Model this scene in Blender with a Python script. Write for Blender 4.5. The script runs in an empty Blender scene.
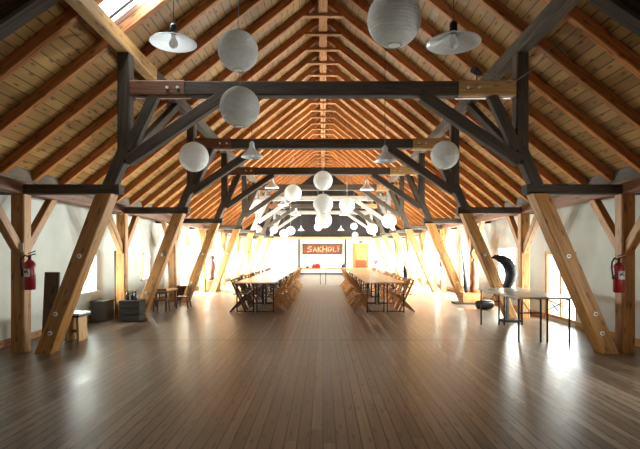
import bpy, math, random
from mathutils import Vector, Matrix
random.seed(7)
PI = math.pi
sc = bpy.context.scene
col = sc.collection

# ------------------------------------------------------------------ mesh builder
class MB:
    def __init__(self): self.v = []; self.f = []; self.uv = []; self.sm = []
    def face(self, idx, uvs, smooth=False):
        self.f.append(tuple(idx)); self.uv.append(list(uvs)); self.sm.append(smooth)
    def beam(self, p0, p1, w, h, up=(0, 0, 1), ch=None, cut0=None, cut1=None):
        """timber from p0 to p1; w across, h along 'up'; chamfered; grain runs along it (UV)"""
        p0 = Vector(p0); p1 = Vector(p1); d = p1 - p0; L = d.length; d.normalize()
        up = Vector(up); s = d.cross(up)
        if s.length < 1e-4: s = d.cross(Vector((1, 0, 0)))
        s.normalize(); u = s.cross(d); u.normalize()
        if ch is None: ch = min(w, h) * .09
        a, b = w / 2, h / 2
        prof = [(-a + ch, -b), (a - ch, -b), (a, -b + ch), (a, b - ch), (a - ch, b), (-a + ch, b), (-a, b - ch), (-a, -b + ch)]
        per = [0]
        for i in range(8):
            x0, y0 = prof[i]; x1, y1 = prof[(i + 1) % 8]
            per.append(per[-1] + math.hypot(x1 - x0, y1 - y0))
        off = random.uniform(0, 50); base = len(self.v)
        for k, P in enumerate((p0, p1)):
            cut = (cut0, cut1)[k]
            for x, y in prof:
                q = P + s * x + u * y
                if cut is not None:                       # slide along the beam onto a cutting plane with normal 'cut' through P
                    n = Vector(cut); q = q - d * ((q - P).dot(n) / d.dot(n))
                self.v.append(tuple(q))
        for i in range(8):
            j = (i + 1) % 8
            self.face((base + i, base + j, base + 8 + j, base + 8 + i),
                      [(off, per[i] + off), (off, per[i + 1] + off), (off + L, per[i + 1] + off), (off + L, per[i] + off)])
        self.face([base + i for i in range(7, -1, -1)], [(off + prof[i][0] * .3, off + prof[i][1]) for i in range(7, -1, -1)])
        self.face([base + 8 + i for i in range(8)], [(off + prof[i][0] * .3, off + prof[i][1]) for i in range(8)])
        return self
    def box(self, c, size, ch=None):
        c = Vector(c); sx, sy, sz = size
        if sx >= sy and sx >= sz: return self.beam(c - Vector((sx / 2, 0, 0)), c + Vector((sx / 2, 0, 0)), sy, sz, (0, 0, 1), ch)
        if sy >= sz: return self.beam(c - Vector((0, sy / 2, 0)), c + Vector((0, sy / 2, 0)), sx, sz, (0, 0, 1), ch)
        return self.beam(c - Vector((0, 0, sz / 2)), c + Vector((0, 0, sz / 2)), sx, sy, (0, 1, 0), ch)
    def tube(self, pts, r, n=8, caps=True, flat=1.0, wob=0.0):
        pts = [Vector(p) for p in pts]; m = len(pts)
        rr = r if isinstance(r, (list, tuple)) else [r] * m
        base = len(self.v); ref = Vector((0, 0, 1)); L = 0; Ls = [0]
        for i in range(1, m): Ls.append(Ls[-1] + (pts[i] - pts[i - 1]).length)
        prev_s = None
        for i in range(m):
            t = (pts[min(i + 1, m - 1)] - pts[max(i - 1, 0)]).normalized()
            if prev_s is None:
                s = t.cross(ref)
                if s.length < .05: s = t.cross(Vector((0, 1, 0)))
            else: s = prev_s - t * prev_s.dot(t)
            s.normalize(); prev_s = s; u = s.cross(t)
            for k in range(n):
                a = 2 * PI * k / n; q = rr[i] * (1 + (random.uniform(-wob, wob) if wob else 0))
                self.v.append(tuple(pts[i] + s * (q * math.cos(a)) + u * (q * flat * math.sin(a))))
        for i in range(m - 1):
            for k in range(n):
                j = (k + 1) % n
                self.face((base + i * n + k, base + i * n + j, base + (i + 1) * n + j, base + (i + 1) * n + k),
                          [(Ls[i], k * .05), (Ls[i], (k + 1) * .05), (Ls[i + 1], (k + 1) * .05), (Ls[i + 1], k * .05)], True)
        if caps:
            self.face([base + k for k in range(n)][::-1], [(0, .1 * k) for k in range(n)])
            self.face([base + (m - 1) * n + k for k in range(n)], [(0, .1 * k) for k in range(n)])
        return self
    def lathe(self, prof, n=24, c=(0, 0, 0), smooth=True):
        """profile of (r, z) turned about the vertical axis through c"""
        base = len(self.v); m = len(prof)
        for r, z in prof:
            for k in range(n):
                a = 2 * PI * k / n
                self.v.append((c[0] + r * math.cos(a), c[1] + r * math.sin(a), c[2] + z))
        for i in range(m - 1):
            for k in range(n):
                j = (k + 1) % n
                self.face((base + i * n + k, base + i * n + j, base + (i + 1) * n + j, base + (i + 1) * n + k),
                          [(k / n, i / m), ((k + 1) / n, i / m), ((k + 1) / n, (i + 1) / m), (k / n, (i + 1) / m)], smooth)
        if prof[0][0] > 1e-5: self.face([base + k for k in range(n)][::-1], [(0, 0)] * n) if prof[0][0] < 1e3 and getattr(self, 'cap0', True) else None
        if prof[-1][0] > 1e-5 and getattr(self, 'cap1', True): self.face([base + (m - 1) * n + k for k in range(n)], [(0, 0)] * n)
        return self
    def quad(self, a, b, c, d):
        base = len(self.v); self.v += [tuple(a), tuple(b), tuple(c), tuple(d)]
        w = (Vector(b) - Vector(a)).length; h = (Vector(d) - Vector(a)).length
        self.face((base, base + 1, base + 2, base + 3), [(0, 0), (w, 0), (w, h), (0, h)])
        return self
    def prism(self, poly, axis, t0, t1):
        """polygon in the plane across 'axis' ('y': (x,z) points) extruded from t0 to t1"""
        base = len(self.v); n = len(poly)
        for t in (t0, t1):
            for a, b in poly:
                self.v.append((a, t, b) if axis == 'y' else ((t, a, b) if axis == 'x' else (a, b, t)))
        self.face([base + i for i in range(n)], poly); self.face([base + n + i for i in range(n)][::-1], poly[::-1])
        for i in range(n):
            j = (i + 1) % n
            self.face((base + i, base + n + i, base + n + j, base + j), [(0, 0), (t1 - t0, 0), (t1 - t0, .1), (0, .1)])
        return self
    def build(self, name, mat, parent=None, loc=None, fix=True):
        me = bpy.data.meshes.new(name); me.from_pydata(self.v, [], self.f)
        uvl = me.uv_layers.new(name='UVMap'); k = 0
        flat = []
        for uvs in self.uv:
            for u in uvs: flat += [u[0], u[1]]
        uvl.data.foreach_set('uv', flat)
        me.polygons.foreach_set('use_smooth', self.sm)
        me.materials.append(mat); me.validate(); me.update()
        if fix:
            import bmesh
            bm = bmesh.new(); bm.from_mesh(me); bmesh.ops.recalc_face_normals(bm, faces=bm.faces); bm.to_mesh(me); bm.free()
        o = bpy.data.objects.new(name, me); col.objects.link(o)
        if parent is not None: o.parent = parent
        if loc is not None: o.location = loc
        return o

def tag(o, label=None, cat=None, group=None, kind=None):
    if label: o['label'] = label
    if cat: o['category'] = cat
    if group: o['group'] = group
    if kind: o['kind'] = kind
    return o
def thing(name, label, cat, loc=(0, 0, 0), rz=0, group=None):
    o = bpy.data.objects.new(name, None); col.objects.link(o)
    o.location = loc; o.rotation_euler = (0, 0, rz); o.empty_display_size = .1
    return tag(o, label, cat, group)
KIDS = {}
def copy_tree(o, parent=None):
    c = o.copy(); col.objects.link(c); c.parent = parent
    for ch in list(o.children): copy_tree(ch, c)
    return c
def dup(o, loc, rz, label, group=None):
    c = copy_tree(o); c.location = loc; c.rotation_euler = (0, 0, rz); c['label'] = label
    if group: c['group'] = group
    return c
def struct(o): o['kind'] = 'structure'; return o
ORD = ['first', 'second', 'third', 'fourth', 'fifth', 'sixth', 'seventh', 'eighth', 'ninth', 'tenth', 'eleventh', 'twelfth', 'thirteenth', 'fourteenth', 'fifteenth', 'sixteenth']

# ------------------------------------------------------------------ materials
def new_mat(name):
    m = bpy.data.materials.new(name); m.use_nodes = True
    return m, m.node_tree.nodes, m.node_tree.links, m.node_tree.nodes['Principled BSDF']
def plain(name, c, rough=.5, metal=0, bump=0, scale=40, var=.06):
    m, N, L, b = new_mat(name)
    b.inputs['Roughness'].default_value = rough; b.inputs['Metallic'].default_value = metal
    tc = N.new('ShaderNodeTexCoord'); no = N.new('ShaderNodeTexNoise'); no.inputs['Scale'].default_value = scale; no.inputs['Detail'].default_value = 4
    L.new(tc.outputs['Object'], no.inputs['Vector'])
    r = N.new('ShaderNodeValToRGB'); L.new(no.outputs['Fac'], r.inputs['Fac'])
    r.color_ramp.elements[0].position = .3; r.color_ramp.elements[1].position = .7
    r.color_ramp.elements[0].color = tuple(x * (1 - var) for x in c) + (1,); r.color_ramp.elements[1].color = tuple(min(1, x * (1 + var)) for x in c) + (1,)
    L.new(r.outputs['Color'], b.inputs['Base Color'])
    if bump:
        bp = N.new('ShaderNodeBump'); bp.inputs['Strength'].default_value = bump; bp.inputs['Distance'].default_value = .01
        L.new(no.outputs['Fac'], bp.inputs['Height']); L.new(bp.outputs['Normal'], b.inputs['Normal'])
    return m
def wood(name, dark, light, rough=.6, knots=True, bump=.25, grain=22, randv=.25):
    m, N, L, b = new_mat(name)
    b.inputs['Roughness'].default_value = rough
    uv = N.new('ShaderNodeUVMap'); mp = N.new('ShaderNodeMapping'); mp.inputs['Scale'].default_value = (1.1, grain, 1)
    L.new(uv.outputs['UV'], mp.inputs['Vector'])
    oi = N.new('ShaderNodeObjectInfo'); ad = N.new('ShaderNodeVectorMath'); ad.operation = 'ADD'
    ml = N.new('ShaderNodeMath'); ml.operation = 'MULTIPLY'; ml.inputs[1].default_value = 37
    L.new(oi.outputs['Random'], ml.inputs[0]); L.new(mp.outputs['Vector'], ad.inputs[0]); L.new(ml.outputs[0], ad.inputs[1])
    no = N.new('ShaderNodeTexNoise'); no.inputs['Scale'].default_value = 1.6; no.inputs['Detail'].default_value = 7; no.inputs['Roughness'].default_value = .62; no.inputs['Distortion'].default_value = .4
    L.new(ad.outputs[0], no.inputs['Vector'])
    r = N.new('ShaderNodeValToRGB'); L.new(no.outputs['Fac'], r.inputs['Fac'])
    r.color_ramp.elements[0].position = .3; r.color_ramp.elements[1].position = .68
    r.color_ramp.elements[0].color = dark + (1,); r.color_ramp.elements[1].color = light + (1,)
    out = r.outputs['Color']
    if knots:
        mp2 = N.new('ShaderNodeMapping'); mp2.inputs['Scale'].default_value = (2.2, 7, 1); L.new(uv.outputs['UV'], mp2.inputs['Vector'])
        vo = N.new('ShaderNodeTexVoronoi'); vo.voronoi_dimensions = '2D'; vo.inputs['Scale'].default_value = 1.0; L.new(mp2.outputs['Vector'], vo.inputs['Vector'])
        r2 = N.new('ShaderNodeValToRGB'); r2.color_ramp.elements[0].position = .06; r2.color_ramp.elements[1].position = .16
        r2.color_ramp.elements[0].color = (.35, .28, .22, 1); r2.color_ramp.elements[1].color = (1, 1, 1, 1)
        L.new(vo.outputs['Distance'], r2.inputs['Fac'])
        mx = N.new('ShaderNodeMixRGB'); mx.blend_type = 'MULTIPLY'; mx.inputs['Fac'].default_value = .8
        L.new(out, mx.inputs['Color1']); L.new(r2.outputs['Color'], mx.inputs['Color2']); out = mx.outputs['Color']
    hs = N.new('ShaderNodeHueSaturation'); mr = N.new('ShaderNodeMapRange')
    mr.inputs['To Min'].default_value = 1 - randv; mr.inputs['To Max'].default_value = 1 + randv
    L.new(oi.outputs['Random'], mr.inputs['Value']); L.new(mr.outputs['Result'], hs.inputs['Value']); L.new(out, hs.inputs['Color'])
    L.new(hs.outputs['Color'], b.inputs['Base Color'])
    bp = N.new('ShaderNodeBump'); bp.inputs['Strength'].default_value = bump; bp.inputs['Distance'].default_value = .008
    L.new(no.outputs['Fac'], bp.inputs['Height']); L.new(bp.outputs['Normal'], b.inputs['Normal'])
    return m
def planks(name, axis_scale, width, board, cols, rough, seam=.03, seamdark=.25, bumpd=.004, knots=True, cross_seam=None, grain=1.0, spec=.5):
    """boards running along Y, 'width' across (object X times axis_scale)"""
    m, N, L, b = new_mat(name)
    def math_(op, a, bb=None):
        n = N.new('ShaderNodeMath'); n.operation = op
        for i, x in enumerate((a, bb)):
            if x is None: continue
            if isinstance(x, (int, float)): n.inputs[i].default_value = x
            else: L.new(x, n.inputs[i])
        return n.outputs[0]
    tc = N.new('ShaderNodeTexCoord'); sp = N.new('ShaderNodeSeparateXYZ'); L.new(tc.outputs['Object'], sp.inputs[0])
    u = math_('MULTIPLY', sp.outputs['X'], axis_scale / width); pid = math_('FLOOR', u); fr = math_('FRACT', u)
    wn = N.new('ShaderNodeTexWhiteNoise'); wn.noise_dimensions = '1D'; L.new(pid, wn.inputs['W'])
    yy = math_('ADD', math_('DIVIDE', sp.outputs['Y'], board), math_('MULTIPLY', wn.outputs['Value'], 7.3))
    bid = math_('FLOOR', yy); bfr = math_('FRACT', yy)
    cb = N.new('ShaderNodeCombineXYZ'); L.new(pid, cb.inputs[0]); L.new(bid, cb.inputs[1])
    wn2 = N.new('ShaderNodeTexWhiteNoise'); wn2.noise_dimensions = '2D'; L.new(cb.outputs[0], wn2.inputs['Vector'])
    # grain
    cg = N.new('ShaderNodeCombineXYZ'); L.new(math_('MULTIPLY', u, 3.2), cg.inputs[0]); L.new(math_('MULTIPLY', sp.outputs['Y'], .9 * grain), cg.inputs[1]); L.new(math_('MULTIPLY', wn2.outputs['Value'], 30), cg.inputs[2])
    no = N.new('ShaderNodeTexNoise'); no.inputs['Scale'].default_value = 1.5; no.inputs['Detail'].default_value = 6; no.inputs['Roughness'].default_value = .65
    L.new(cg.outputs[0], no.inputs['Vector'])
    r = N.new('ShaderNodeValToRGB'); cr = r.color_ramp
    for i in range(len(cols) - 2): cr.elements.new(.5)
    for i, c in enumerate(cols): cr.elements[i].position = i / (len(cols) - 1); cr.elements[i].color = c + (1,)
    f = math_('ADD', math_('MULTIPLY', wn2.outputs['Value'], .55), math_('SUBTRACT', math_('MULTIPLY', no.outputs['Fac'], .9), .22)); L.new(f, r.inputs['Fac'])
    out = r.outputs['Color']
    # wear in broad patches
    nb = N.new('ShaderNodeTexNoise'); nb.inputs['Scale'].default_value = .55; nb.inputs['Detail'].default_value = 3; L.new(tc.outputs['Object'], nb.inputs['Vector'])
    mw = N.new('ShaderNodeMixRGB'); mw.blend_type = 'MULTIPLY'; mw.inputs['Fac'].default_value = .5
    rw = N.new('ShaderNodeValToRGB'); rw.color_ramp.elements[0].position = .35; rw.color_ramp.elements[1].position = .65
    rw.color_ramp.elements[0].color = (.62, .6, .58, 1); rw.color_ramp.elements[1].color = (1, 1, 1, 1); L.new(nb.outputs['Fac'], rw.inputs['Fac'])
    L.new(out, mw.inputs['Color1']); L.new(rw.outputs['Color'], mw.inputs['Color2']); out = mw.outputs['Color']
    if knots:
        vo = N.new('ShaderNodeTexVoronoi'); vo.voronoi_dimensions = '2D'; vo.inputs['Scale'].default_value = 1.0
        cv = N.new('ShaderNodeCombineXYZ'); L.new(math_('MULTIPLY', u, 1.0), cv.inputs[0]); L.new(math_('MULTIPLY', sp.outputs['Y'], 1.9), cv.inputs[1]); L.new(cv.outputs[0], vo.inputs['Vector'])
        r2 = N.new('ShaderNodeValToRGB'); r2.color_ramp.elements[0].position = .07; r2.color_ramp.elements[1].position = .15
        r2.color_ramp.elements[0].color = (.3, .24, .2, 1); r2.color_ramp.elements[1].color = (1, 1, 1, 1); L.new(vo.outputs['Distance'], r2.inputs['Fac'])
        mk = N.new('ShaderNodeMixRGB'); mk.blend_type = 'MULTIPLY'; mk.inputs['Fac'].default_value = .8
        L.new(out, mk.inputs['Color1']); L.new(r2.outputs['Color'], mk.inputs['Color2']); out = mk.outputs['Color']
    # seams
    e = math_('MINIMUM', fr, math_('SUBTRACT', 1.0, fr))
    s1 = math_('LESS_THAN', e, seam)
    e2 = math_('MULTIPLY', math_('MINIMUM', bfr, math_('SUBTRACT', 1.0, bfr)), board)
    s2 = math_('LESS_THAN', e2, .004)
    s = math_('MAXIMUM', s1, s2)
    if cross_seam is not None:
        s3 = math_('LESS_THAN', math_('ABSOLUTE', math_('SUBTRACT', sp.outputs['Y'], cross_seam)), .04); s = math_('MAXIMUM', s, s3)
    mx = N.new('ShaderNodeMixRGB'); mx.blend_type = 'MULTIPLY'; L.new(s, mx.inputs['Fac']); L.new(out, mx.inputs['Color1'])
    mx.inputs['Color2'].default_value = (seamdark, seamdark, seamdark, 1)
    L.new(mx.outputs['Color'], b.inputs['Base Color'])
    rr = N.new('ShaderNodeMapRange'); rr.inputs['To Min'].default_value = rough[0]; rr.inputs['To Max'].default_value = rough[1]
    L.new(wn2.outputs['Value'], rr.inputs['Value']); L.new(rr.outputs['Result'], b.inputs['Roughness'])
    hh = math_('ADD', math_('MULTIPLY', no.outputs['Fac'], .5), math_('MULTIPLY', wn2.outputs['Value'], .12)); b.inputs['Specular IOR Level'].default_value = spec
    bp = N.new('ShaderNodeBump'); bp.inputs['Strength'].default_value = .25; bp.inputs['Distance'].default_value = bumpd
    L.new(hh, bp.inputs['Height']); L.new(bp.outputs['Normal'], b.inputs['Normal'])
    return m
def glass(name, tint=(.93, .97, .96)):
    m, N, L, b = new_mat(name); N.remove(b); out = N['Material Output']
    t = N.new('ShaderNodeBsdfTransparent'); t.inputs['Color'].default_value = tint + (1,)
    g = N.new('ShaderNodeBsdfGlossy'); g.inputs['Roughness'].default_value = .03
    lw = N.new('ShaderNodeLayerWeight'); pw = N.new('ShaderNodeMath'); pw.operation = 'POWER'; pw.inputs[1].default_value = 5
    L.new(lw.outputs['Facing'], pw.inputs[0]); fr = N.new('ShaderNodeMath'); fr.operation = 'MULTIPLY_ADD'; fr.inputs[1].default_value = .9; fr.inputs[2].default_value = .03; L.new(pw.outputs[0], fr.inputs[0])
    mx = N.new('ShaderNodeMixShader'); L.new(fr.outputs[0], mx.inputs[0]); L.new(t.outputs[0], mx.inputs[1]); L.new(g.outputs[0], mx.inputs[2])
    L.new(mx.outputs[0], out.inputs['Surface']); return m
def translucent(name, c, fac, rough=.7, gloss=0, bump=True):
    m, N, L, b = new_mat(name); out = N['Material Output']
    b.inputs['Roughness'].default_value = rough
    tc = N.new('ShaderNodeTexCoord'); no = N.new('ShaderNodeTexNoise'); no.inputs['Scale'].default_value = 18; no.inputs['Detail'].default_value = 5
    L.new(tc.outputs['Object'], no.inputs['Vector'])
    r = N.new('ShaderNodeValToRGB'); L.new(no.outputs['Fac'], r.inputs['Fac'])
    r.color_ramp.elements[0].position = .3; r.color_ramp.elements[1].position = .7
    r.color_ramp.elements[0].color = tuple(x * .9 for x in c) + (1,); r.color_ramp.elements[1].color = c + (1,)
    L.new(r.outputs['Color'], b.inputs['Base Color'])
    t = N.new('ShaderNodeBsdfTranslucent'); L.new(r.outputs['Color'], t.inputs['Color'])
    mx = N.new('ShaderNodeMixShader'); mx.inputs[0].default_value = fac
    L.new(b.outputs[0], mx.inputs[1]); L.new(t.outputs[0], mx.inputs[2]); L.new(mx.outputs[0], out.inputs['Surface'])
    if bump:
        bp = N.new('ShaderNodeBump'); bp.inputs['Strength'].default_value = .8; bp.inputs['Distance'].default_value = .012
        L.new(no.outputs['Fac'], bp.inputs['Height']); L.new(bp.outputs['Normal'], b.inputs['Normal'])
    return m

M = {}
M['new'] = wood('honey_timber', (.21, .082, .013), (.50, .23, .05), .55)
M['pale'] = wood('pale_new_timber', (.33, .17, .05), (.62, .38, .15), .5, randv=.12)
M['old'] = wood('old_dark_timber', (.024, .017, .011), (.090, .064, .041), .85, False, .5)
M['grey'] = wood('window_lit_timber', (.16, .145, .13), (.40, .37, .33), .7, False, .4)  # far trusses: brightness from window light put into the timber colour
M['red'] = wood('reddish_timber', (.10, .038, .015), (.24, .10, .042), .6)
M['rafter'] = wood('rafter_timber', (.24, .075, .016), (.60, .235, .058), .6, True, .25, 22, .18)
M['collar'] = wood('collar_timber', (.22, .09, .03), (.48, .22, .08), .6)
M['chair'] = wood('chair_wood', (.22, .09, .024), (.46, .22, .07), .45, False, .1, 30, .2)
M['chair_dark'] = wood('dark_chair_wood', (.05, .025, .014), (.13, .066, .035), .45, False, .1, 30, .2)  # dark wood; on the left outer chairs it also carries backlight shade
M['top_honey'] = wood('honey_table_top', (.50, .25, .075), (.72, .42, .16), .3, True, .05, 14, .12)
M['top_pale'] = wood('pale_table_top', (.70, .66, .58), (.84, .81, .75), .16, False, .05, 14, .08)  # pale wood whitened further, window glare put into the colour
M['top_worn'] = wood('worn_table_top', (.44, .42, .34), (.66, .66, .58), .3, False, .08, 12, .06)
M['door'] = wood('door_wood', (.30, .115, .024), (.46, .20, .055), .45, False, .1)
M['door_low'] = wood('door_panel_wood', (.20, .045, .010), (.30, .075, .018), .45, False, .1)
M['dark_board'] = wood('dark_board', (.035, .024, .014), (.10, .066, .04), .7)
M['sculpt_red'] = wood('carved_red_wood', (.085, .022, .009), (.20, .06, .022), .5, False, .4)
M['sculpt_black'] = plain('blackened_wood', (.012, .011, .011), .55, 0, .4, 12, .3)
M['plinth'] = wood('orange_plinth_wood', (.25, .075, .018), (.42, .15, .04), .5)
M['crate'] = wood('grey_crate_wood', (.016, .013, .009), (.05, .042, .029), .7)
M['gable'] = wood('dark_gable_boards', (.010, .006, .006), (.022, .014, .013), .7, False, .4, 10, .05)
M['plaster'] = plain('white_plaster', (.56, .58, .53), .85, 0, .35, 3.5, .05)
M['black_metal'] = plain('black_metal', (.018, .02, .024), .4, .6)
M['steel'] = plain('steel', (.55, .55, .55), .35, .9)
M['washer'] = plain('pale_washer', (.75, .72, .66), .45, .3)
M['ext_red'] = plain('red_enamel', (.30, .012, .016), .3)
M['red_plastic'] = plain('red_plastic', (.55, .012, .015), .35)
M['black'] = plain('black_rubber', (.014, .014, .015), .5)
M['white'] = plain('white_paint', (.80, .79, .76), .5)
M['label'] = plain('label_white', (.75, .74, .70), .5)
M['label_ink'] = plain('label_ink', (.05, .05, .05), .5)
M['paper'] = translucent('rice_paper', (.80, .80, .78), .45, .8)
M['wire'] = plain('bamboo_ring', (.42, .38, .30), .6)
M['milk'] = translucent('ribbed_glass_shade', (.82, .83, .82), .55, .2, bump=False)
M['enamel'] = plain('pale_enamel', (.62, .66, .72), .3)
M['bulb'] = translucent('bulb_glass', (.85, .85, .83), .5, .1, bump=False)
M['cord'] = plain('cord_grey', (.30, .28, .25), .6)
M['glass'] = glass('window_glass')
M['bottle'] = plain('dark_bottle_glass', (.02, .022, .018), .12)
M['painting'] = plain('red_brown_canvas', (.15, .032, .010), .7, 0, .2, 3, .5)
M['paint_pale'] = plain('pale_paint', (.66, .27, .12), .7, 0, .2, 9, .4)
M['frame_dark'] = plain('dark_picture_frame', (.05, .02, .015), .5)
M['jacket'] = plain('dark_wool', (.022, .02, .03), .9, 0, .5, 30, .3)
M['flower_red'] = plain('red_petals', (.28, .02, .03), .7, 0, .6, 40, .4)
M['cloth'] = plain('white_cloth', (.82, .82, .80), .85)
M['greybox'] = plain('grey_painted_board', (.10, .095, .08), .7, 0, .2, 6, .12)
M['seat_white'] = plain('pale_seat_top', (.75, .77, .76), .35)
M['floor'] = planks('floor_planks', 1.0, .105, 5.2, [(.058, .036, .024), (.13, .084, .055), (.22, .152, .106), (.37, .28, .205)], (.28, .36), .06, .16, .006, True, 8.45, 1.0, .32)
M['boards'] = planks('roof_boards', 1.28, .17, 4.0, [(.18, .088, .020), (.30, .155, .040), (.39, .215, .062), (.50, .30, .10)], (.5, .7), .045, .18, .006, True, None, .8)

# ------------------------------------------------------------------ layout
FR = [3.69, 7.44, 11.19, 14.94, 18.69, 22.44, 26.19, 30.5]
RS = .93; R0 = 7.42
RAFT = [R0 + RS * k for k in range(-4, 28)]
YB, YF = 33.1, -6.0
WX = 5.2; ROOF = 7.36; SL = .8; RV = .205
zr = lambda x: ROOF - SL * abs(x)         # underside of the rafters
zc = lambda x: ROOF + RV - SL * abs(x)    # underside of the boards

# ------------------------------------------------------------------ floor
mb = MB(); mb.box((0, (YB + YF) / 2, -.1), (11.2, YB - YF + .7, .2), .001)
f = struct(mb.build('floor', M['floor']))

# ------------------------------------------------------------------ side walls with openings
WL = [(-4.2, -3.2, .6, 1.5), (3.9, 4.8, .66, 1.48), (10.15, 11.0, .66, 1.48), (13.75, 14.4, .75, 1.5), (17.5, 18.5, .06, 1.75), (20.6, 21.9, .35, 1.75), (24.2, 25.5, .35, 1.75), (28.0, 29.3, .35, 1.75), (31.4, 32.4, .35, 1.75)]  # first one: unseen window behind the camera, added for fill light
WR = [(-3.6, -2.6, .6, 1.5), (4.4, 5.5, .3, 1.55), (9.85, 11.25, .06, 1.56), (13.0, 14.2, .35, 1.65), (16.6, 18.0, .3, 1.75), (20.4, 21.8, .3, 1.75), (24.2, 25.6, .3, 1.75), (28.0, 29.4, .3, 1.75), (31.2, 32.4, .3, 1.75)]  # first one again an added window behind the view, for fill
TH = .38
def side_wall(name, s, ops):
    mb = MB(); x0, x1 = s * WX, s * (WX + TH); top = 2.6
    ys = sorted({YF, YB} | {o[0] for o in ops} | {o[1] for o in ops}); zs = sorted({0, top} | {o[2] for o in ops} | {o[3] for o in ops})
    for i in range(len(ys) - 1):
        for k in range(len(zs) - 1):
            ya, yb, za, zb = ys[i], ys[i + 1], zs[k], zs[k + 1]
            cy, cz = (ya + yb) / 2, (za + zb) / 2
            if any(o[0] < cy < o[1] and o[2] < cz < o[3] for o in ops): continue
            for x in (x0, x1): mb.quad((x, ya, za), (x, yb, za), (x, yb, zb), (x, ya, zb))
    for y0, y1, z0, z1 in ops:      # splayed-free plain reveals
        mb.quad((x0, y0, z0), (x1, y0, z0), (x1, y0, z1), (x0, y0, z1)); mb.quad((x0, y1, z0), (x1, y1, z0), (x1, y1, z1), (x0, y1, z1))
        mb.quad((x0, y0, z0), (x1, y0, z0), (x1, y1, z0), (x0, y1, z0)); mb.quad((x0, y0, z1), (x1, y0, z1), (x1, y1, z1), (x0, y1, z1))
    mb.quad((x0, YF, top), (x1, YF, top), (x1, YB, top), (x0, YB, top))
    return struct(mb.build(name, M['plaster'], fix=False))
side_wall('wall_left', -1, WL); side_wall('wall_right', 1, WR)
wn = [0, 0]
DAY = []
def opening(s, o, mat, power, door=False):
    y0, y1, z0, z1 = o; xm = s * (WX + (.05 if door and s > 0 else .24)); t = .07
    if door: wn[1] += 1; nm = 'door_%d' % wn[1]
    else: wn[0] += 1; nm = 'window_%d' % wn[0]
    e = bpy.data.objects.new(nm, None); col.objects.link(e); e['kind'] = 'structure'; e.location = (xm, (y0 + y1) / 2, z0)
    w, h = y1 - y0, z1 - z0
    f = MB()
    f.beam((0, -w / 2 + t / 2, 0), (0, -w / 2 + t / 2, h), .08, t, (0, 1, 0)); f.beam((0, w / 2 - t / 2, 0), (0, w / 2 - t / 2, h), .08, t, (0, 1, 0))
    f.beam((0, -w / 2 + t, t / 2), (0, w / 2 - t, t / 2), .08, t); f.beam((0, -w / 2 + t, h - t / 2), (0, w / 2 - t, h - t / 2), .08, t)
    f.beam((0, 0, t), (0, 0, h - t), .06, .05, (0, 1, 0))
    if not door: f.beam((0, -w / 2 + t, h * .6), (0, w / 2 - t, h * .6), .04, .03)
    f.build('window_frame' if not door else 'door_frame', mat, e)
    g = MB(); g.box((s * .012, 0, h / 2), (.006, w - 2 * t, h - 2 * t), .0005); g.build('glass_pane', M['glass'], e)
    if not door:
        b = MB(); b.box((-s * .255, 0, -.0), (.09, w + .14, .035)); b.build('window_sill', mat, e)
    ld = bpy.data.lights.new('daylight', 'AREA'); ld.shape = 'RECTANGLE'; ld.size = w - .06; ld.size_y = h - .06; ld.energy = power * w * h
    ld.color = (1.0, .985, .95)
    lo = bpy.data.objects.new('daylight', ld); col.objects.link(lo)
    lo.location = (xm + s * .06, (y0 + y1) / 2, (z0 + z1) / 2)
    lo.rotation_euler = (PI / 2, 0, s * PI / 2)
    DAY.append(lo)
PW = [6, 12, 64, 110, 260, 420, 460, 380, 240]
PWR = [6, 48, 20, 170, 330, 440, 460, 380, 240]
for i, o in enumerate(WL): opening(-1, o, M['white'] if i == 2 else M['pale'], PW[i], i == 4)
for i, o in enumerate(WR): opening(1, o, M['door'] if i == 2 else M['pale'], PWR[i], i == 2)

# end walls
mb = MB(); mb.prism([(-WX, 0), (WX, 0), (WX, 2.5), (-WX, 2.5)], 'y', YB, YB + .3); struct(mb.build('wall_back', M['plaster']))
mb = MB()
nb = 60
for i in range(nb):                                    # upright boards of the gable
    xa = -WX + 2 * WX * i / nb; xb = xa + 2 * WX / nb - .012
    mb.prism([(xa, 2.5), (xb, 2.5), (xb, min(zc(xb), ROOF)), (xa, min(zc(xa), ROOF))], 'y', YB + .02 + .012 * (i % 2), YB + .3)
mb.prism([(-5.6, 2.5), (5.6, 2.5), (5.6, zc(5.6)), (0, zc(0)), (-5.6, zc(5.6))], 'y', YB + .2, YB + .31)
struct(mb.build('wall_back_gable', M['gable']))
mb = MB(); mb.prism([(-5.6, 0), (5.6, 0), (5.6, zc(5.6)), (0, zc(0)), (-5.6, zc(5.6))], 'y', YF - .3, YF); struct(mb.build('wall_front', M['plaster']))
mb = MB(); mb.beam((-WX, YB - .07, 2.52), (WX, YB - .07, 2.52), .14, .16); struct(mb.build('trim_1', M['pale']))
for k, x in enumerate((-1.65, 1.55)):
    mb = MB(); mb.beam((x, YB - .05, 0), (x, YB - .05, 2.44), .1, .1, (0, 1, 0)); struct(mb.build('trim_%d' % (k + 2), M['crate']))
for nm, xa, xb, ya, yb in (('baseboard_left', -WX + .012, 0, YF, YB), ('baseboard_right', WX - .012, 0, YF, YB)):
    mb = MB(); ops = WL if 'left' in nm else WR; y = ya
    for o in ops + [(yb, yb, 0, 9)]:
        if o[2] < .1 or o[0] == yb:
            mb.beam((xa, y, .06), (xa, o[0], .06), .024, .12); y = o[1]
    struct(mb.build(nm, M['new']))
mb = MB(); mb.beam((-WX, YB - .012, .06), (2.0, YB - .012, .06), .024, .12); mb.beam((3.2, YB - .012, .06), (WX, YB - .012, .06), .024, .12); struct(mb.build('baseboard_back', M['dark_board']))

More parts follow.
